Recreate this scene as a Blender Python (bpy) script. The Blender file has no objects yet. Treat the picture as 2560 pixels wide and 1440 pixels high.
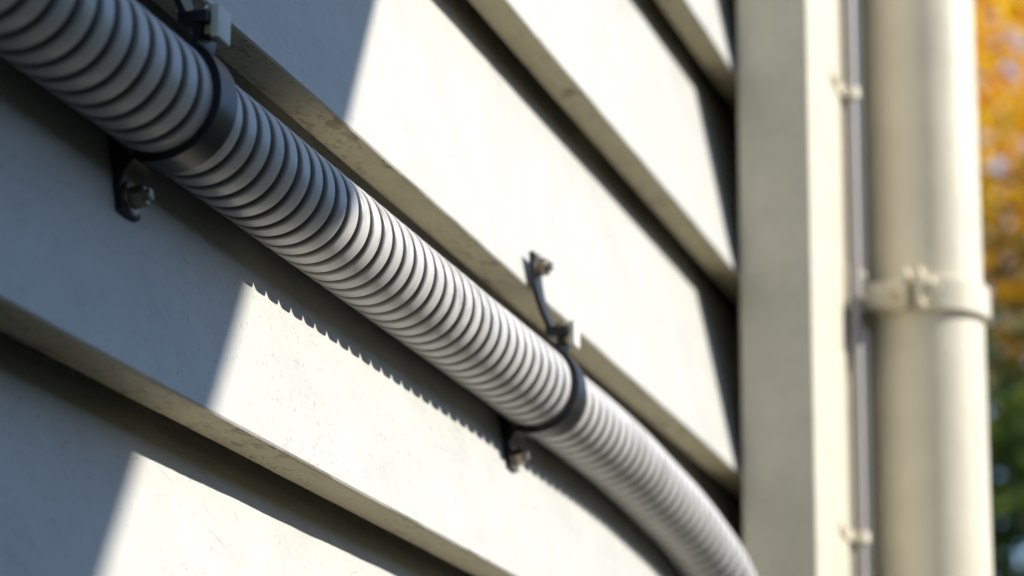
import bpy, bmesh, math, random
from mathutils import Vector, Matrix, noise

# ------------------------------------------------------------------ camera, sky, sun, exposure
scene = bpy.context.scene
COL = scene.collection
H0 = 1.45                                   # camera height above the ground
CAM = Vector((0.0, -0.4, H0))
cam_d = bpy.data.cameras.new('camera')
cam = bpy.data.objects.new('camera', cam_d); COL.objects.link(cam)
fwd = Vector((0.92698493, 0.27607019, 0.25393738))
right = Vector((0.28324539, -0.95900871, 0.00862223))
down = Vector((0.2459085, 0.06393391, -0.96718223))
m = Matrix.Identity(4)
for i in range(3):
    m[i][0] = right[i]; m[i][1] = -down[i]; m[i][2] = -fwd[i]; m[i][3] = CAM[i]
cam.matrix_world = m
cam_d.sensor_width = 36.0
cam_d.lens = 36.0 * 7200 / 2560
cam_d.clip_start = 0.02; cam_d.clip_end = 500
cam_d.dof.use_dof = True
cam_d.dof.focus_distance = 1.15
cam_d.dof.aperture_fstop = 10.5
scene.camera = cam

SUN = Vector((0.27, -1.0, 0.65)).normalized()          # direction towards the sun
world = bpy.data.worlds.new('World'); scene.world = world; world.use_nodes = True
wn = world.node_tree
bg = wn.nodes['Background']
sky = wn.nodes.new('ShaderNodeTexSky')
sky.sky_type = 'NISHITA'; sky.sun_disc = False
sky.sun_elevation = math.asin(SUN.z)
sky.sun_rotation = math.atan2(SUN.x, SUN.y)
sky.air_density = 1.0; sky.dust_density = 0.25; sky.ozone_density = 3.0
wn.links.new(sky.outputs[0], bg.inputs[0])
bg.inputs[1].default_value = 0.15
sun_d = bpy.data.lights.new('sun', 'SUN')
sun_d.energy = 4.9; sun_d.angle = math.radians(0.53); sun_d.color = (1.0, 0.965, 0.905)
sun = bpy.data.objects.new('sun', sun_d); COL.objects.link(sun)
sun.rotation_euler = SUN.to_track_quat('Z', 'Y').to_euler()
sun.location = (3, -8, 8)
vs = scene.view_settings
vs.view_transform = 'Standard'; vs.look = 'None'; vs.exposure = 0.42; vs.gamma = 1.0
vs.use_curve_mapping = False

# ------------------------------------------------------------------ helpers
R = random.Random(7)

def tag(o, label=None, cat=None, group=None, kind=None):
    if label: o['label'] = label
    if cat: o['category'] = cat
    if group: o['group'] = group
    if kind: o['kind'] = kind
    return o

def empty(name, loc=(0, 0, 0)):
    o = bpy.data.objects.new(name, None); COL.objects.link(o)
    o.location = loc; o.empty_display_size = 0.1
    return o

def link(name, bm, mats, parent=None, smooth=False, angle=None):
    me = bpy.data.meshes.new(name)
    bmesh.ops.recalc_face_normals(bm, faces=bm.faces[:])
    bm.to_mesh(me); bm.free()
    for mt in (mats if isinstance(mats, (list, tuple)) else [mats]): me.materials.append(mt)
    if smooth:
        for p in me.polygons: p.use_smooth = True
        if angle: me.set_sharp_from_angle(angle=math.radians(angle))
    o = bpy.data.objects.new(name, me); COL.objects.link(o)
    if parent is not None:
        o.parent = parent
        o.matrix_parent_inverse = Matrix.Translation(-parent.location)
    return o

def box(bm, x0, x1, y0, y1, z0, z1, bev=0.0, seg=2, mat=0):
    mtx = Matrix.Translation(((x0+x1)/2, (y0+y1)/2, (z0+z1)/2)) @ Matrix.Diagonal((x1-x0, y1-y0, z1-z0, 1))
    r = bmesh.ops.create_cube(bm, size=1.0, matrix=mtx)
    vs_ = r['verts']
    if bev > 0:
        es = list({e for v in vs_ for e in v.link_edges})
        bmesh.ops.bevel(bm, geom=es, offset=bev, segments=seg, affect='EDGES', profile=0.6)

def cyl(bm, a, b, r0, r1=None, seg=16, caps=True):
    a = Vector(a); b = Vector(b); r1 = r0 if r1 is None else r1
    d = (b-a); q = d.to_track_quat('Z', 'Y').to_matrix()
    ra, rb = [], []
    for i in range(seg):
        t = 2*math.pi*i/seg
        v = q @ Vector((math.cos(t), math.sin(t), 0))
        ra.append(bm.verts.new(a+v*r0)); rb.append(bm.verts.new(b+v*r1))
    for i in range(seg):
        j = (i+1) % seg
        bm.faces.new((ra[i], ra[j], rb[j], rb[i]))
    if caps:
        bm.faces.new(ra[::-1]); bm.faces.new(rb)

def hexbolt(bm, c, d, r, h, washer=True):
    """bolt head at c pointing along d: washer, hexagonal head with a chamfered top"""
    c = Vector(c); d = Vector(d).normalized()
    if washer: cyl(bm, c, c+d*h*0.22, r*1.45, seg=24)
    cyl(bm, c+d*h*0.2, c+d*h*0.85, r, seg=6)
    cyl(bm, c+d*h*0.85, c+d*h, r, r*0.82, seg=6)
    cyl(bm, c+d*h*0.98, c+d*h*1.3, r*0.5, seg=14)

def sweep(bm, prof, x0, x1, close=True):
    """closed polygon prof [(y,z)] swept along X"""
    a = [bm.verts.new((x0, y, z)) for y, z in prof]; b = [bm.verts.new((x1, y, z)) for y, z in prof]
    n = len(prof)
    for i in range(n):
        j = (i+1) % n
        bm.faces.new((a[i], a[j], b[j], b[i]))
    bm.faces.new(a[::-1]); bm.faces.new(b)

def ribbon(path, th):
    """thicken an open (y,z) polyline into a closed outline"""
    L, Rr = [], []
    for i, p in enumerate(path):
        p0 = Vector(path[max(0, i-1)]); p1 = Vector(path[min(len(path)-1, i+1)])
        t = (p1-p0).normalized(); n = Vector((-t.y, t.x))
        L.append(Vector(p)+n*th/2); Rr.append(Vector(p)-n*th/2)
    return [tuple(v) for v in L] + [tuple(v) for v in Rr[::-1]]

# ------------------------------------------------------------------ materials
def mat(name):
    mt = bpy.data.materials.new(name); mt.use_nodes = True
    nt = mt.node_tree; b = nt.nodes['Principled BSDF']
    return mt, nt, b

class N:
    """small node-graph helper"""
    def __init__(s, nt): s.nt = nt; s.obj = None
    def coord(s, scale=(1, 1, 1), kind='Object'):
        tc = s.nt.nodes.new('ShaderNodeTexCoord'); mp = s.nt.nodes.new('ShaderNodeMapping')
        mp.inputs['Scale'].default_value = scale
        s.nt.links.new(tc.outputs[kind], mp.inputs[0]); return mp.outputs[0]
    def noise(s, vec, scale, detail=4, rough=0.55, dist=0.0):
        n = s.nt.nodes.new('ShaderNodeTexNoise')
        n.inputs['Scale'].default_value = scale; n.inputs['Detail'].default_value = detail
        n.inputs['Roughness'].default_value = rough; n.inputs['Distortion'].default_value = dist
        s.nt.links.new(vec, n.inputs['Vector']); return n.outputs[0]
    def ramp(s, fac, stops):
        r = s.nt.nodes.new('ShaderNodeValToRGB'); e = r.color_ramp.elements
        while len(e) < len(stops): e.new(0.5)
        for q, (p, c) in zip(e, stops):
            q.position = p; q.color = (c, c, c, 1) if isinstance(c, (int, float)) else (*c, 1)
        s.nt.links.new(fac, r.inputs[0]); return r.outputs[0]
    def mix(s, fac, a, b, mode='MIX'):
        x = s.nt.nodes.new('ShaderNodeMix'); x.data_type = 'RGBA'; x.blend_type = mode
        for sock, v in ((x.inputs[0], fac), (x.inputs[6], a), (x.inputs[7], b)):
            if isinstance(v, (int, float)): sock.default_value = v
            elif isinstance(v, tuple): sock.default_value = (*v, 1)
            else: s.nt.links.new(v, sock)
        return x.outputs[2]
    def math(s, op, a, b=0.0):
        x = s.nt.nodes.new('ShaderNodeMath'); x.operation = op
        for sock, v in ((x.inputs[0], a), (x.inputs[1], b)):
            if isinstance(v, (int, float)): sock.default_value = v
            else: s.nt.links.new(v, sock)
        return x.outputs[0]
    def bump(s, height, strength, dist, prev=None):
        b = s.nt.nodes.new('ShaderNodeBump')
        b.inputs['Strength'].default_value = strength; b.inputs['Distance'].default_value = dist
        s.nt.links.new(height, b.inputs['Height'])
        if prev is not None: s.nt.links.new(prev, b.inputs['Normal'])
        return b.outputs[0]
    def link(s, a, b): s.nt.links.new(a, b)

CREAM = (0.58, 0.565, 0.51)

def paint(name, base, dirt=0.5, scratch=0.5, rough=0.45, streak=0.0):
    mt, nt, b = mat(name); n = N(nt)
    v = n.coord()
    mott = n.ramp(n.noise(v, 22, 6, 0.6), [(0.28, tuple(c*0.88 for c in base)), (0.72, base)])
    # fine cloudy grime
    g = n.ramp(n.noise(v, 55, 8, 0.68, 0.4), [(0.48, 0.0), (0.72, 0.6)])
    col = n.mix(n.math('MULTIPLY', g, dirt*0.55), mott, (0.36, 0.33, 0.27))
    # specks
    sp = n.ramp(n.noise(v, 420, 2, 0.5), [(0.655, 0.0), (0.69, 1.0)])
    reg = n.ramp(n.noise(v, 14, 3, 0.5), [(0.38, 0.0), (0.56, 1.0)])
    col = n.mix(n.math('MULTIPLY', n.math('MULTIPLY', sp, reg), 0.75*dirt), col, (0.10, 0.085, 0.06))
    # thin scratches running two ways
    for rot, sc, th in ((1.22, (210, 1, 8), 0.68), (1.80, (230, 1, 9), 0.70), (0.5, (210, 1, 16), 0.715)):
        tc = nt.nodes.new('ShaderNodeTexCoord'); mp0 = nt.nodes.new('ShaderNodeMapping'); mp = nt.nodes.new('ShaderNodeMapping')
        mp0.inputs['Rotation'].default_value = (0, rot, 0)
        mp.inputs['Scale'].default_value = sc
        nt.links.new(tc.outputs['Object'], mp0.inputs[0]); nt.links.new(mp0.outputs[0], mp.inputs[0])
        s = n.ramp(n.noise(mp.outputs[0], 4.0, 2, 0.5, 0.25), [(th, 0.0), (th+0.02, 1.0)])
        rg = n.ramp(n.noise(v, 9+rot, 3, 0.55), [(0.40, 0.0), (0.56, 1.0)])
        col = n.mix(n.math('MULTIPLY', n.math('MULTIPLY', s, rg), 0.7*scratch), col, (0.07, 0.055, 0.04))
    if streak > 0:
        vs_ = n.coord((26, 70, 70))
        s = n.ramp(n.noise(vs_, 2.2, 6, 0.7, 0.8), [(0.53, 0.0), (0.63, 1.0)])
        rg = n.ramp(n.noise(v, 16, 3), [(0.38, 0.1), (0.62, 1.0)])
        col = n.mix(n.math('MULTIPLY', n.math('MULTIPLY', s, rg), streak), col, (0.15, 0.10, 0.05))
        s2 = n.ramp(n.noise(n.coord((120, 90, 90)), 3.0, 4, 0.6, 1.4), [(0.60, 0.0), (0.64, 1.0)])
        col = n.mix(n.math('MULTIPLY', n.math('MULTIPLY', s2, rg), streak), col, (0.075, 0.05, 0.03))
    n.link(col, b.inputs['Base Color'])
    b.inputs['Roughness'].default_value = rough
    b.inputs['Specular IOR Level'].default_value = 0.35
    br = n.noise(n.coord((4, 120, 120)), 3.0, 5, 0.6)
    bp = n.bump(br, 0.10, 0.0012)
    bp = n.bump(n.noise(v, 130, 6, 0.7), 0.30, 0.0012, bp)
    bp = n.bump(n.noise(v, 11, 3, 0.5), 0.30, 0.004, bp)
    n.link(bp, b.inputs['Normal'])
    return mt

M_FACE = paint('cream_board_paint', CREAM, 0.5, 0.7)
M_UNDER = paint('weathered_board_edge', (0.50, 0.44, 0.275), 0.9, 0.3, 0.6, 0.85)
M_POST = paint('cream_post_paint', (0.71, 0.65, 0.50), 0.5, 0.15, 0.5)
M_PIPEPAINT = paint('cream_downpipe_paint', (0.84, 0.76, 0.58), 0.25, 0.05, 0.4)

def plastic():
    mt, nt, b = mat('grey_conduit_plastic'); n = N(nt)
    v = n.coord()
    col = n.ramp(n.noise(v, 30, 5, 0.6), [(0.3, (0.52, 0.51, 0.485)), (0.7, (0.62, 0.61, 0.58))])
    d = n.ramp(n.noise(n.coord((70, 26, 26)), 1.4, 7, 0.72, 0.5), [(0.5, 0.0), (0.68, 1.0)])
    rg = n.ramp(n.noise(v, 18, 3, 0.5), [(0.4, 0.1), (0.62, 1.0)])
    col = n.mix(n.math('MULTIPLY', n.math('MULTIPLY', d, rg), 0.75), col, (0.20, 0.165, 0.12))
    sp = n.ramp(n.noise(v, 520, 2, 0.5), [(0.70, 0.0), (0.74, 1.0)])
    col = n.mix(n.math('MULTIPLY', n.math('MULTIPLY', sp, rg), 0.7), col, (0.14, 0.115, 0.07))
    sp2 = n.ramp(n.noise(v, 610, 2, 0.5), [(0.735, 0.0), (0.76, 1.0)])
    col = n.mix(n.math('MULTIPLY', sp2, 0.6), col, (0.72, 0.66, 0.5))
    # groove dust plus painted-in shade of the groove walls (radius attribute)
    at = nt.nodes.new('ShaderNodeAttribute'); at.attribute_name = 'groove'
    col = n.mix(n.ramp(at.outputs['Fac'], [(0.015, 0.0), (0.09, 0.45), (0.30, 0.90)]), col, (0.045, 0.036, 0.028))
    n.link(col, b.inputs['Base Color'])
    rr = n.ramp(n.noise(v, 60, 5, 0.6), [(0.3, 0.30), (0.7, 0.5)])
    n.link(rr, b.inputs['Roughness'])
    b.inputs['Specular IOR Level'].default_value = 0.5
    bp = n.bump(n.noise(v, 300, 4, 0.7), 0.10, 0.0008)
    n.link(bp, b.inputs['Normal'])
    return mt
M_CONDUIT = plastic()

def simple(name, base, rough, metal=0.0, var=0.25, scale=60, bump=0.1, spec=0.5, wear=None):
    mt, nt, b = mat(name); n = N(nt); v = n.coord()
    col = n.ramp(n.noise(v, scale, 6, 0.65), [(0.3, tuple(c*(1-var) for c in base)), (0.7, base)])
    if wear:
        w = n.ramp(n.noise(v, scale*2.2, 7, 0.75, 0.5), [(0.57, 0.0), (0.66, 1.0)])
        col = n.mix(n.math('MULTIPLY', w, 0.8), col, wear)
    n.link(col, b.inputs['Base Color'])
    b.inputs['Roughness'].default_value = rough; b.inputs['Metallic'].default_value = metal
    b.inputs['Specular IOR Level'].default_value = spec
    n.link(n.bump(n.noise(v, scale*5, 4, 0.7), bump, 0.0008), b.inputs['Normal'])
    return mt
M_BLACK = simple('black_enamelled_steel', (0.014, 0.015, 0.020), 0.36, 0.0, 0.4, 90, 0.15, 0.35, (0.05, 0.04, 0.032))
M_BOLT = simple('weathered_zinc', (0.36, 0.31, 0.24), 0.38, 0.85, 0.4, 150, 0.2, 0.5, (0.20, 0.11, 0.05))
M_LUG = simple('white_nylon', (0.74, 0.72, 0.62), 0.4, 0.0, 0.1, 120, 0.05)
M_LUGSIDE = simple('yellowed_nylon', (0.50, 0.42, 0.20), 0.5, 0.0, 0.3, 150, 0.1)
M_CABLE = simple('pale_cable_sheath', (0.42, 0.38, 0.36), 0.4, 0.0, 0.1, 40, 0.05)
M_SHEATH = simple('dark_building_paper', (0.05, 0.045, 0.04), 0.9, 0.0, 0.3, 40, 0.2)
M_PAVE = simple('dark_paving', (0.075, 0.058, 0.036), 0.85, 0.0, 0.25, 6, 0.4)
M_LAWN = simple('lawn_ground', (0.075, 0.095, 0.03), 0.95, 0.0, 0.5, 3, 0.8)
M_BARK = simple('bark', (0.10, 0.075, 0.05), 0.95, 0.0, 0.5, 14, 0.9)
M_CANVAS = simple('parasol_canvas', (0.09, 0.10, 0.11), 0.9, 0.0, 0.1, 200, 0.2)
M_ALU = simple('dark_aluminium', (0.10, 0.10, 0.10), 0.4, 0.7, 0.1, 60, 0.05)

def leafmat(name, c0, c1, trans):
    mt, nt, b = mat(name); n = N(nt)
    gi = nt.nodes.new('ShaderNodeNewGeometry')
    col = n.ramp(gi.outputs['Random Per Island'], [(0.0, c0), (1.0, c1)])
    n.link(col, b.inputs['Base Color']); b.inputs['Roughness'].default_value = 0.45
    tr = nt.nodes.new('ShaderNodeBsdfTranslucent')
    n.link(n.mix(1.0, col, (1.05, 1.0, 0.6), 'MULTIPLY'), tr.inputs['Color'])
    mx = nt.nodes.new('ShaderNodeMixShader'); mx.inputs[0].default_value = trans
    out = nt.nodes['Material Output']
    n.link(b.outputs[0], mx.inputs[1]); n.link(tr.outputs[0], mx.inputs[2]); n.link(mx.outputs[0], out.inputs[0])
    return mt
M_GOLD = leafmat('golden_leaves', (0.88, 0.46, 0.01), (0.98, 0.76, 0.05), 0.5)
M_OLIVE = leafmat('olive_leaves', (0.16, 0.10, 0.012), (0.42, 0.26, 0.03), 0.5)
M_GREEN = leafmat('green_leaves', (0.03, 0.055, 0.008), (0.12, 0.17, 0.025), 0.45)

# ------------------------------------------------------------------ the ground
def sheet(name, x0, x1, y0, y1, z, m_):
    bm = bmesh.new()
    vs_ = [bm.verts.new(p) for p in ((x0, y0, z), (x1, y0, z), (x1, y1, z), (x0, y1, z))]
    bm.faces.new(vs_)
    o = link(name, bm, m_); tag(o, kind='structure'); return o
sheet('ground', -150, 300, -200, 200, 0.0, M_LAWN)
bm = bmesh.new(); box(bm, -4.0, 3.2, -5.0, 0.04, -0.05, 0.03, 0.006)
tag(link('patio', bm, M_PAVE), kind='structure')

# ------------------------------------------------------------------ the weatherboard house wall
house = empty('weatherboard_house', (0.5, 0.05, 0.0))
tag(house, 'house wall of cream horizontal weatherboards ending at a square corner post', 'house wall')
REC = 0.028                                   # set-back of a board's face under the board above
BT = 0.0195                                   # board thickness at its lower edge
key = [0.0768, 0.2228, 0.3756, 0.5164, 0.6624]   # lower edges measured in the photograph, above the camera
zs = list(key)
while zs[0] > -1.28: zs.insert(0, zs[0]-0.1463)
while zs[-1] < 1.35: zs.append(zs[-1]+0.1463)
X0, X1 = -1.6, 2.02
def board(zb, h, fine, seed):
    lap = 0.03
    k = REC/h
    prof = []                                  # (y, z, material of the face leading to the next point)
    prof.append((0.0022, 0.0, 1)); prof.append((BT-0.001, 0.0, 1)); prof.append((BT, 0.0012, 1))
    prof.append((REC+k*lap+0.008, h+lap, 0)); prof.append((REC+k*lap, h+lap, 0))
    nface = 10 if fine else 2
    for i in range(nface-1, 0, -1):
        zz = 0.0022+(h+lap-0.0022)*i/nface
        prof.append((k*zz, zz, 0))
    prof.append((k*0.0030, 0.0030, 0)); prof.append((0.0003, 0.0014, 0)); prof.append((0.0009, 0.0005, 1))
    xs = [X0]
    if fine:
        x = 0.62
        while x < X1: xs.append(x); x += 0.0045 if x < 1.45 else 0.012
    xs.append(X1)
    bm = bmesh.new(); rows = []
    for x in xs:
        row = []
        bow = 0.0011*noise.noise(Vector((x*2.1, seed*3.3, 0)))
        for i, (y, z, _) in enumerate(prof):
            dy = bow; dz = 0.0
            if z < 0.004:
                w = noise.noise(Vector((x*38, seed*7.7, i*0.15)))*0.00035 + noise.noise(Vector((x*150, seed, 9)))*0.00018
                chip = max(0.0, noise.noise(Vector((x*90, seed*2.3, 4)))-0.45)*0.0018
                dz += noise.noise(Vector((x*6, seed*5.1, 2)))*0.0004 + w*0.5
                if y < 0.006: dy += w + chip*0.6; dz += chip
            else:
                dy += 0.0004*noise.noise(Vector((x*8, z*20, seed)))
            row.append(bm.verts.new((x, y+dy, zb+H0+z+dz)))
        rows.append(row)
    n = len(prof)
    for a, b in zip(rows, rows[1:]):
        for i in range(n):
            j = (i+1) % n
            f = bm.faces.new((a[i], a[j], b[j], b[i])); f.material_index = prof[i][2]
    bm.faces.new(rows[0]); bm.faces.new(rows[-1][::-1])
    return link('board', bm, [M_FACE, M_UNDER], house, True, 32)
for i in range(len(zs)):
    h = (zs[i+1]-zs[i]) if i+1 < len(zs) else 0.1463
    board(zs[i], h, zs[i] in key, i+1)
top = zs[-1]+0.1463+H0
bm = bmesh.new(); box(bm, X0, 2.06, 0.052, 0.15, 0.02, top)
link('wall_core', bm, M_SHEATH, house)
PX, PF = 1.8894, -0.0525                       # corner post: left face, front face
bm = bmesh.new(); box(bm, PX, 2.17, PF, -0.0012, 0.03, top, 0.003, 3)
link('corner_post', bm, M_POST, house, True, 40)
bm = bmesh.new(); box(bm, 2.0615, 2.168, 0.0, 3.0, 0.03, top, 0.003)
link('end_wall', bm, M_POST, house)
bm = bmesh.new(); box(bm, X0-0.1, 2.26, -0.10, 0.155, top, top+0.14, 0.004)
link('fascia', bm, M_POST, house)

# ------------------------------------------------------------------ corrugated conduit
AY, AZ, RO = -0.0037, 0.3226, 0.0209           # axis of the run above the camera, outer radius
PITCH = 0.0140
def conduit():
    pts = [(-1.5, AY, AZ), (0.3, AY, AZ), (0.6, AY, AZ), (0.9, AY, AZ), (1.2, AY, AZ+0.0004), (1.40, AY, AZ+0.0004), (1.5426, AY, AZ-0.0016),
           (1.613, AY, AZ-0.0056), (1.684, AY-0.001, 0.3112), (1.738, AY-0.002, 0.3035), (1.776, AY-0.004, 0.2945),
           (1.806, AY-0.006, 0.2800), (1.826, AY-0.007, 0.2590), (1.835, AY-0.008, 0.232), (1.838, AY-0.009, 0.19),
           (1.838, AY-0.010, 0.05), (1.838, AY-0.012, -0.5), (1.838, AY-0.012, -1.47)]
    P = [Vector(p) for p in pts]
    dense = []
    for i in range(len(P)-1):                  # centripetal-ish Catmull-Rom
        p0 = P[max(0, i-1)]; p1 = P[i]; p2 = P[i+1]; p3 = P[min(len(P)-1, i+2)]
        L = (p2-p1).length
        t1 = ((p2-p0).normalized() if i else (p2-p1).normalized())*L
        t2 = ((p3-p1).normalized())*L
        nst = max(2, int(L/0.002))
        for s in range(nst):
            t = s/nst
            dense.append((2*t**3-3*t**2+1)*p1+(t**3-2*t**2+t)*t1+(-2*t**3+3*t**2)*p2+(t**3-t**2)*t2)
    dense.append(P[-1])
    acc = [0.0]
    for a, b in zip(dense, dense[1:]): acc.append(acc[-1]+(b-a).length)
    # ring profile over one pitch: broad rounded rib, narrow groove
    DEP = 0.0043
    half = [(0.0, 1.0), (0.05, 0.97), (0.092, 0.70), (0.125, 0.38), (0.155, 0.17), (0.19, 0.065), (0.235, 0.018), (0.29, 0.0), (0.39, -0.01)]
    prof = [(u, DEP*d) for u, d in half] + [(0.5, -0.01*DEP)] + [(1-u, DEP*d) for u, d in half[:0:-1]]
    SEG = 72
    verts, faces, groove = [], [], []
    k = 0; s0 = 0.0; total = acc[-1]; nr = 0
    rib = 0
    while True:
        done = False
        jit = 1+0.00*rib
        for u, dr in prof:
            s = (rib+u)*PITCH
            if s >= total-1e-6: done = True; break
            while acc[k+1] < s: k += 1
            f = (s-acc[k])/max(1e-9, acc[k+1]-acc[k])
            c = dense[k].lerp(dense[k+1], f)
            t = (dense[min(k+3, len(dense)-1)]-dense[max(0, k-3)]).normalized()
            e1 = Vector((0, 1, 0)); e1 = (e1-t*e1.dot(t)).normalized(); e2 = t.cross(e1)
            near = 0.6 < c.x
            rr = RO-dr
            for q in range(SEG):
                a = 2*math.pi*q/SEG
                wob = 0.00022*noise.noise(Vector((s*22, math.cos(a)*1.3, math.sin(a)*1.3)))
                p = c+(e1*math.cos(a)+e2*math.sin(a))*(rr+wob)
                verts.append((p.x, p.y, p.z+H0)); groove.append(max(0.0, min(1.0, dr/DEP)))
            nr += 1
        if done: break
        rib += 1
    for i in range(nr-1):
        b0 = i*SEG; b1 = b0+SEG
        for q in range(SEG):
            q2 = (q+1) % SEG
            faces.append((b0+q, b0+q2, b1+q2, b1+q))
    me = bpy.data.meshes.new('corrugated_conduit')
    me.from_pydata(verts, [], faces); me.update()
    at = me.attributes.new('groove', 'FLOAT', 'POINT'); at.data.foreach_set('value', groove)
    for p in me.polygons: p.use_smooth = True
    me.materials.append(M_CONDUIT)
    o = bpy.data.objects.new('corrugated_conduit', me); COL.objects.link(o)
    tag(o, 'ribbed grey plastic conduit running along the boards and bending down at the post', 'conduit')
conduit()

# ------------------------------------------------------------------ saddle clamps on the conduit
def clamp(xc, label):
    w = 0.0155
    x0, x1 = xc, xc+w
    root = empty('pipe_clamp', (xc+w/2, 0.0, AZ+H0-0.05))
    tag(root, label, 'pipe clamp', 'clamps holding the grey conduit')
    Z = lambda z: z+H0
    # band round the front of the conduit, from under it up to the flange
    rb = RO+0.0017
    path = []
    face = lambda z: REC*(z-0.2228)/(0.3756-0.2228)
    zt = AZ-0.0405
    a0, a1 = -68, -236                          # degrees, 0 = towards the wall, -90 = under, -180 = in front
    for i in range(25):
        a = math.radians(a0+(a1-a0)*i/24)
        path.append((AY+rb*math.cos(a), AZ+rb*math.sin(a)))
    yt, ztp = path[-1]
    path += [(yt-0.0008, ztp+0.004), (yt-0.0010, ztp+0.0098)]
    low = [(face(zt)-0.0016, zt), (face(AZ-0.0315)-0.0016, AZ-0.0315), (face(AZ-0.0285)-0.0022, AZ-0.0285), (path[0][0]+0.0045, path[0][1]-0.0048), (path[0][0]+0.002, path[0][1]-0.0012)]
    bm = bmesh.new(); sweep(bm, ribbon([(y, Z(z)) for y, z in low+path], 0.0026), x0, x1)
    link('band', bm, M_BLACK, root, True, 35)
    fz = [(face(AZ-0.0385)-0.0004, AZ-0.0385), (face(AZ-0.012)-0.0004, AZ-0.012), (path[0][0]+0.001, path[0][1]+0.0004), (path[0][0]+0.0035, path[0][1]-0.0040), (face(AZ-0.0315)-0.003, AZ-0.0310)]
    bm = bmesh.new(); sweep(bm, [(y, Z(z)) for y, z in fz], x0+0.0010, x0+0.0058)
    link('foot', bm, M_BLACK, root)
    # ledge: band flange meets the strap's foot
    zl = path[-1][1]
    bm = bmesh.new(); box(bm, x0-0.0012, x1+0.0012, yt-0.0052, yt+0.0062, Z(zl-0.0022), Z(zl+0.0024), 0.0006)
    link('flange', bm, M_BLACK, root, True, 35)
    # strap rising from the ledge in front of the next board
    sp = []
    for i in range(15):
        t = i/14
        z = zl+0.002+t*(0.3945-zl-0.002)
        y = (yt+0.0046)*(1-t)**2.2 + (-0.0019)*(1-(1-t)**2.2)
        sp.append((y, Z(z)))
    bm = bmesh.new(); sweep(bm, ribbon(sp, 0.0024), x0+0.0008, x1-0.0008)
    st = link('strap', bm, M_BLACK, root, True, 35)
    bm = bmesh.new(); hexbolt(bm, ((x0+x1)/2, -0.0031, Z(0.3875)), (0, -1, 0), 0.0047, 0.0062)
    link('bolt', bm, M_BOLT, root, True, 30)
    bm = bmesh.new(); hexbolt(bm, ((x0+x1)/2, face(AZ-0.0345)-0.0028, Z(AZ-0.0345)), (0, -1, 0.15), 0.0042, 0.0066)
    link('bolt', bm, M_BOLT, root, True, 30)
    # white lug on the ledge with its bolt
    bm = bmesh.new(); box(bm, x0+0.0020, x0+0.0145, yt-0.0082, yt-0.0052, Z(zl-0.0070), Z(zl+0.0055), 0.0008)
    lug = link('lug', bm, M_LUG, root, True, 35)
    bm = bmesh.new(); box(bm, x0+0.0028, x0+0.0130, yt-0.0055, yt-0.0026, Z(zl-0.0055), Z(zl+0.0045), 0.0005)
    link('lug_backing', bm, M_LUGSIDE, lug, True, 35)
    bm = bmesh.new(); cyl(bm, ((x0+x1)/2, yt-0.0015, Z(zl+0.0045)), ((x0+x1)/2, yt+0.003, Z(zl+0.0045)), 0.0026, seg=12)
    link('screw', bm, M_BOLT, root, True, 35)
clamp(1.370, 'black steel clamp with white lug on the sunlit stretch of conduit')
clamp(0.891, 'black steel clamp with white lug on the shaded stretch of conduit')

# ------------------------------------------------------------------ thin cable on the corner post
CXX, CYY, CR = 2.0225, -0.0592, 0.0046
bm = bmesh.new()
cyl(bm, (CXX, CYY, 0.02), (CXX, CYY, top), CR, seg=20)
cab = link('wall_cable', bm, M_CABLE, None, True, 40)
tag(cab, 'thin pale cable running up the corner post beside the downpipe', 'cable')
for z in (0.686, 0.352):
    zz = z+H0
    root = empty('cable_clip', (CXX, CYY, zz))
    tag(root, {0.686: 'small cable clip above the downpipe bracket on the white post', 0.352: 'small cable clip below the downpipe bracket on the white post'}[z], 'cable clip', 'clips along the thin cable')
    bm = bmesh.new()
    pth = []
    for i in range(13):
        a = math.radians(180+180*i/12)
        pth.append((CXX+(CR+0.0012)*math.cos(a), CYY+(CR+0.0012)*math.sin(a)))
    pth = [(CXX-0.046, PF-0.0012), (CXX-CR-0.004, PF-0.0012), (CXX-CR-0.0014, PF-0.0022)]+pth+[(CXX+CR+0.0014, PF-0.0022), (CXX+CR+0.006, PF-0.0012)]
    out = ribbon(pth, 0.0018)
    a = [bm.verts.new((x, y, zz-0.004)) for x, y in out]; b = [bm.verts.new((x, y, zz+0.004)) for x, y in out]
    n = len(out)
    for i in range(n):
        j = (i+1) % n; bm.faces.new((a[i], a[j], b[j], b[i]))
    bm.faces.new(a[::-1]); bm.faces.new(b)
    link('saddle', bm, M_PIPEPAINT, root)
    bm = bmesh.new(); cyl(bm, (CXX-0.036, PF-0.002, zz), (CXX-0.036, PF-0.0042, zz), 0.0034, 0.0026, seg=12)
    link('screw', bm, M_PIPEPAINT, root)

# ------------------------------------------------------------------ downpipe and its bracket
DX, DY, DR = 2.0880, -0.101, 0.0428
bm = bmesh.new()
cyl(bm, (DX, DY, 0.02), (DX, DY, top+0.02), DR, seg=96)
dp = link('downpipe', bm, M_PIPEPAINT, None, True, 40)
tag(dp, 'thick cream painted round downpipe standing in front of the corner post', 'downpipe')
ZB = 0.535+H0
br = empty('pipe_bracket', (DX, DY, ZB))
tag(br, 'cream ring bracket bolted round the downpipe, with lugs facing the camera', 'pipe bracket')
def ring(bm, r0, r1, z0, z1, seg=96):
    L = []
    for i in range(seg):
        t = 2*math.pi*i/seg; c, s = math.cos(t), math.sin(t)
        L.append([bm.verts.new((DX+r*c, DY+r*s, z)) for r, z in ((r0, z0), (r1-0.001, z0), (r1, z0+0.001), (r1, z1-0.001), (r1-0.001, z1), (r0, z1))])
    for i in range(seg):
        a, b = L[i], L[(i+1) % seg]
        for k in range(6):
            j = (k+1) % 6; bm.faces.new((a[k], a[j], b[j], b[k]))
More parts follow.
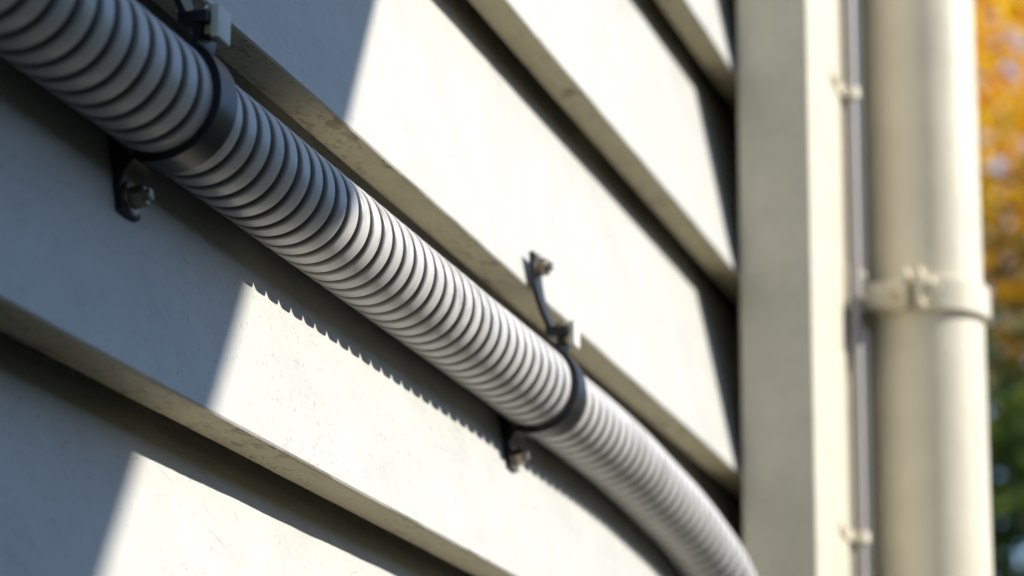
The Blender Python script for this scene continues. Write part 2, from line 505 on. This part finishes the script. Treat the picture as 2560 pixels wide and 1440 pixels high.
bm = bmesh.new(); ring(bm, DR+0.0003, DR+0.0050, ZB-0.0125, ZB+0.0125)
link('ring', bm, M_PIPEPAINT, br, True, 35)
# lugs point back to the camera, a little towards the sunny side
la = math.radians(180)
for off in (-0.0058, 0.0048):
    bm = bmesh.new(); box(bm, DR+0.003, DR+0.024, off-0.0021, off+0.0021, -0.0125, 0.0155, 0.0007)
    bmesh.ops.transform(bm, matrix=Matrix.Translation((DX, DY, ZB)) @ Matrix.Rotation(la, 4, 'Z'), verts=bm.verts[:])
    link('lug', bm, M_PIPEPAINT, br, True, 35)
bm = bmesh.new()
hexbolt(bm, (DR+0.014, 0.0070, 0.003), (0, 1, 0), 0.0068, 0.0085); hexbolt(bm, (DR+0.014, -0.0080, 0.003), (0, -1, 0), 0.0068, 0.0085)
bmesh.ops.transform(bm, matrix=Matrix.Translation((DX, DY, ZB)) @ Matrix.Rotation(la, 4, 'Z'), verts=bm.verts[:])
link('bolt', bm, M_PIPEPAINT, br, True, 30)
# wall plate and arm
bm = bmesh.new(); box(bm, DX-0.074, DX-0.030, PF-0.0032, PF-0.0002, ZB-0.016, ZB+0.020, 0.0008)
link('wall_plate', bm, M_PIPEPAINT, br, True, 35)
bm = bmesh.new(); box(bm, DX-0.0465, DX-0.041, DY-0.006, PF-0.003, ZB-0.010, ZB+0.010, 0.0008)
link('arm', bm, M_PIPEPAINT, br, True, 35)
for dz in (0.013, -0.006):
    bm = bmesh.new(); hexbolt(bm, (DX-0.058, PF-0.0032, ZB+dz), (0, -1, 0), 0.0056, 0.0075)
    link('bolt', bm, M_PIPEPAINT, br, True, 30)

# ------------------------------------------------------------------ parasol added unseen: casts the shade over the near boards (out of frame)
dd = 1.2
E0 = Vector((1.0+0.27*dd, -dd, 0.268+0.65*dd+H0))
ed = Vector((0.305, 1.0, 0)).normalized(); pd = Vector((-ed.y, ed.x, 0))
SIDE = 1.5; smax = 0.47
cor = E0+ed*smax
c4 = [cor, cor+pd*SIDE, cor+pd*SIDE-ed*SIDE, cor-ed*SIDE]
ctr = sum(c4, Vector())/4; apex = ctr+Vector((0, 0, 0.34))
par = empty('added_parasol', (ctr.x, ctr.y, 0.03))
tag(par, 'square dark parasol added out of view to shade the near boards', 'parasol')
bm = bmesh.new()
up_ = [bm.verts.new(p+Vector((0, 0, 0.004))) for p in c4]; lo_ = [bm.verts.new(p) for p in c4]
au = bm.verts.new(apex+Vector((0, 0, 0.004))); al = bm.verts.new(apex)
for i in range(4):
    j = (i+1) % 4
    bm.faces.new((up_[i], up_[j], au)); bm.faces.new((lo_[j], lo_[i], al)); bm.faces.new((lo_[i], lo_[j], up_[j], up_[i]))
link('canopy', bm, M_CANVAS, par)
for p in c4:
    bm = bmesh.new(); cyl(bm, apex-Vector((0, 0, 0.02)), p.lerp(apex, 0.03)-Vector((0, 0, 0.016)), 0.009, seg=8)
    link('rib', bm, M_ALU, par)
bm = bmesh.new(); cyl(bm, (ctr.x, ctr.y, 0.05), apex, 0.022, seg=16); link('pole', bm, M_ALU, par)
bm = bmesh.new(); box(bm, ctr.x-0.25, ctr.x+0.25, ctr.y-0.25, ctr.y+0.25, 0.031, 0.09, 0.01); link('base', bm, M_ALU, par)

# ------------------------------------------------------------------ trees beyond the corner
def leaf_mesh(rng, blobs, count, size, spread=1.0):
    verts, faces = [], []
    tot = sum(b[1]**2 for b in blobs)
    for c, rad, sq in blobs:
        n = int(count*rad**2/tot)
        nclump = max(6, int(n/26))
        for k in range(nclump):
            d = Vector((rng.gauss(0, 1), rng.gauss(0, 1), rng.gauss(0, 1))).normalized()
            rr = rad*(0.35+0.68*rng.random()**0.6)
            cc = Vector(c)+Vector((d.x*rr, d.y*rr, d.z*rr*sq))
            cr = rad*rng.uniform(0.10, 0.2)*spread
            for q in range(26):
                p = cc+Vector((rng.gauss(0, cr), rng.gauss(0, cr), rng.gauss(0, cr*0.8)))
                L = size*rng.uniform(0.6, 1.3); W = L*0.42
                ax = Vector((rng.gauss(0, 1), rng.gauss(0, 1), rng.gauss(-0.4, 0.8))).normalized()
                sd = ax.cross(Vector((rng.gauss(0, 1), rng.gauss(0, 1), rng.gauss(0, 1)))).normalized()
                nn = ax.cross(sd)*W*0.25
                i0 = len(verts)
                verts += [tuple(p), tuple(p+ax*L*0.5+sd*W*0.5+nn), tuple(p+ax*L), tuple(p+ax*L*0.5-sd*W*0.5+nn)]
                faces += [(i0, i0+1, i0+2), (i0, i0+2, i0+3)]
    return verts, faces

def tree(name, label, cat, x, y, height, blobs, m_, count, size, seed, group=None, trunk_r=0.09, spread=1.0):
    rng = random.Random(seed)
    root = empty(name, (x, y, 0)); tag(root, label, cat, group)
    bl = [((x+bx, y+by, bz), br_, sq) for bx, by, bz, br_, sq in blobs]
    bm = bmesh.new()
    zc = sum(b[0][2] for b in bl)/len(bl)
    p = Vector((x, y, -0.05)); r = trunk_r
    for k in range(5):
        q = p+Vector((rng.uniform(-0.06, 0.06), rng.uniform(-0.06, 0.06), zc/5)); cyl(bm, p, q, r, r*0.86, 10, False); p = q; r *= 0.86
    for c, rad, sq in bl:
        for k in range(5):
            s = Vector((x, y, zc*rng.uniform(0.45, 0.9)))
            e = Vector(c)+Vector((rng.uniform(-1, 1), rng.uniform(-1, 1), rng.uniform(-0.4, 1)))*rad*0.7
            mid = s.lerp(e, 0.5)+Vector((0, 0, 0.12*rad))
            cyl(bm, s, mid, trunk_r*0.34, trunk_r*0.22, 7, False); cyl(bm, mid, e, trunk_r*0.22, trunk_r*0.06, 7, False)
    link('trunk', bm, M_BARK, root, True)
    vv, ff = leaf_mesh(rng, bl, count, size, spread)
    me = bpy.data.meshes.new('crown'); me.from_pydata(vv, [], ff); me.update(); me.materials.append(m_)
    o = bpy.data.objects.new('crown', me); COL.objects.link(o); o.parent = root
    o.matrix_parent_inverse = Matrix.Translation(-root.location)
tree('golden_tree', 'tall golden leaved tree filling the upper right edge behind the downpipe', 'tree', 11.4, 2.45, 6.0,
     [(0, -1.5, 5.3, 1.25, 0.9), (0.7, -2.2, 4.9, 0.9, 0.8), (-0.3, -0.4, 5.6, 1.0, 0.8), (0.2, -1.4, 6.4, 0.9, 0.8), (0.1, 0.6, 5.2, 1.1, 0.9)], M_GOLD, 10500, 0.14, 3, None, 0.12, 2.4)
tree('olive_tree', 'olive brown tree behind the downpipe below the golden leaves', 'tree', 9.6, 1.6, 4.0,
     [(0, -1.0, 3.85, 0.62, 0.75), (0.4, -0.3, 3.9, 0.7, 0.8), (-0.2, -1.8, 3.75, 0.7, 0.8), (0.0, 0.4, 3.9, 0.7, 0.8)], M_OLIVE, 3800, 0.11, 5, None, 0.08, 1.8)
tree('green_tree', 'dark green leafy tree at the lower right edge behind the downpipe', 'tree', 8.2, -0.6, 3.4,
     [(0, 1.1, 2.75, 0.75, 0.95), (0.3, 0.2, 2.5, 0.8, 0.9), (0.1, 2.0, 2.7, 0.8, 0.9), (0.0, 1.2, 1.8, 0.9, 0.8)], M_GREEN, 15000, 0.10, 8, None, 0.08)
for i, (x, y, h, m_) in enumerate([(16, -3.0, 5.2, M_GREEN), (17, 4.5, 5.6, M_OLIVE), (15, -5.5, 4.6, M_GREEN)]):
    tree('garden_tree', ['green garden tree beyond the lawn, right of the golden tree and out of frame', 'olive garden tree far behind the house corner', 'green garden tree farthest to the right and out of frame'][i], 'tree', x, y, h,
         [(0, 0, h*0.72, h*0.24, 0.9), (0.6, 0.8, h*0.62, h*0.2, 0.9), (-0.4, -0.8, h*0.6, h*0.2, 0.9)], m_, 4500, 0.13, 20+i, 'garden trees beyond the lawn', 0.12)

# ------------------------------------------------------------------ clipped hedge, added out of view to block low sky light
rng = random.Random(44)
hd = empty('added_hedge', (1.0, -5.2, 0)); tag(hd, 'tall clipped green hedge, unseen, added to keep low sky light off the wall', 'hedge')
vv, ff = [], []
for i in range(22000):
    f = rng.random()
    x = rng.uniform(-8, 12); z = rng.uniform(0.05, 3.1); y = -5.2+rng.uniform(-0.3, 0.36)
    if f < 0.3: z = 3.1+rng.gauss(0, 0.05)
    elif f < 0.8: y = -4.86+rng.gauss(0, 0.05)
    p = Vector((x, y, z)); L = rng.uniform(0.09, 0.17)
    ax = Vector((rng.gauss(0, 1), rng.gauss(0, 1), rng.gauss(0, 1))).normalized()
    sd = ax.cross(Vector((rng.gauss(0, 1), rng.gauss(0, 1), rng.gauss(0, 1)))).normalized()*L*0.3
    i0 = len(vv); vv += [tuple(p), tuple(p+ax*L*0.5+sd), tuple(p+ax*L), tuple(p+ax*L*0.5-sd)]; ff += [(i0, i0+1, i0+2), (i0, i0+2, i0+3)]
me = bpy.data.meshes.new('foliage'); me.from_pydata(vv, [], ff); me.update(); me.materials.append(M_GREEN)
o = bpy.data.objects.new('foliage', me); COL.objects.link(o); o.parent = hd; o.matrix_parent_inverse = Matrix.Translation(-hd.location)
bm = bmesh.new(); box(bm, -8, 12, -5.4, -4.95, 0.0, 3.05, 0.05); link('stems', bm, M_BARK, hd)
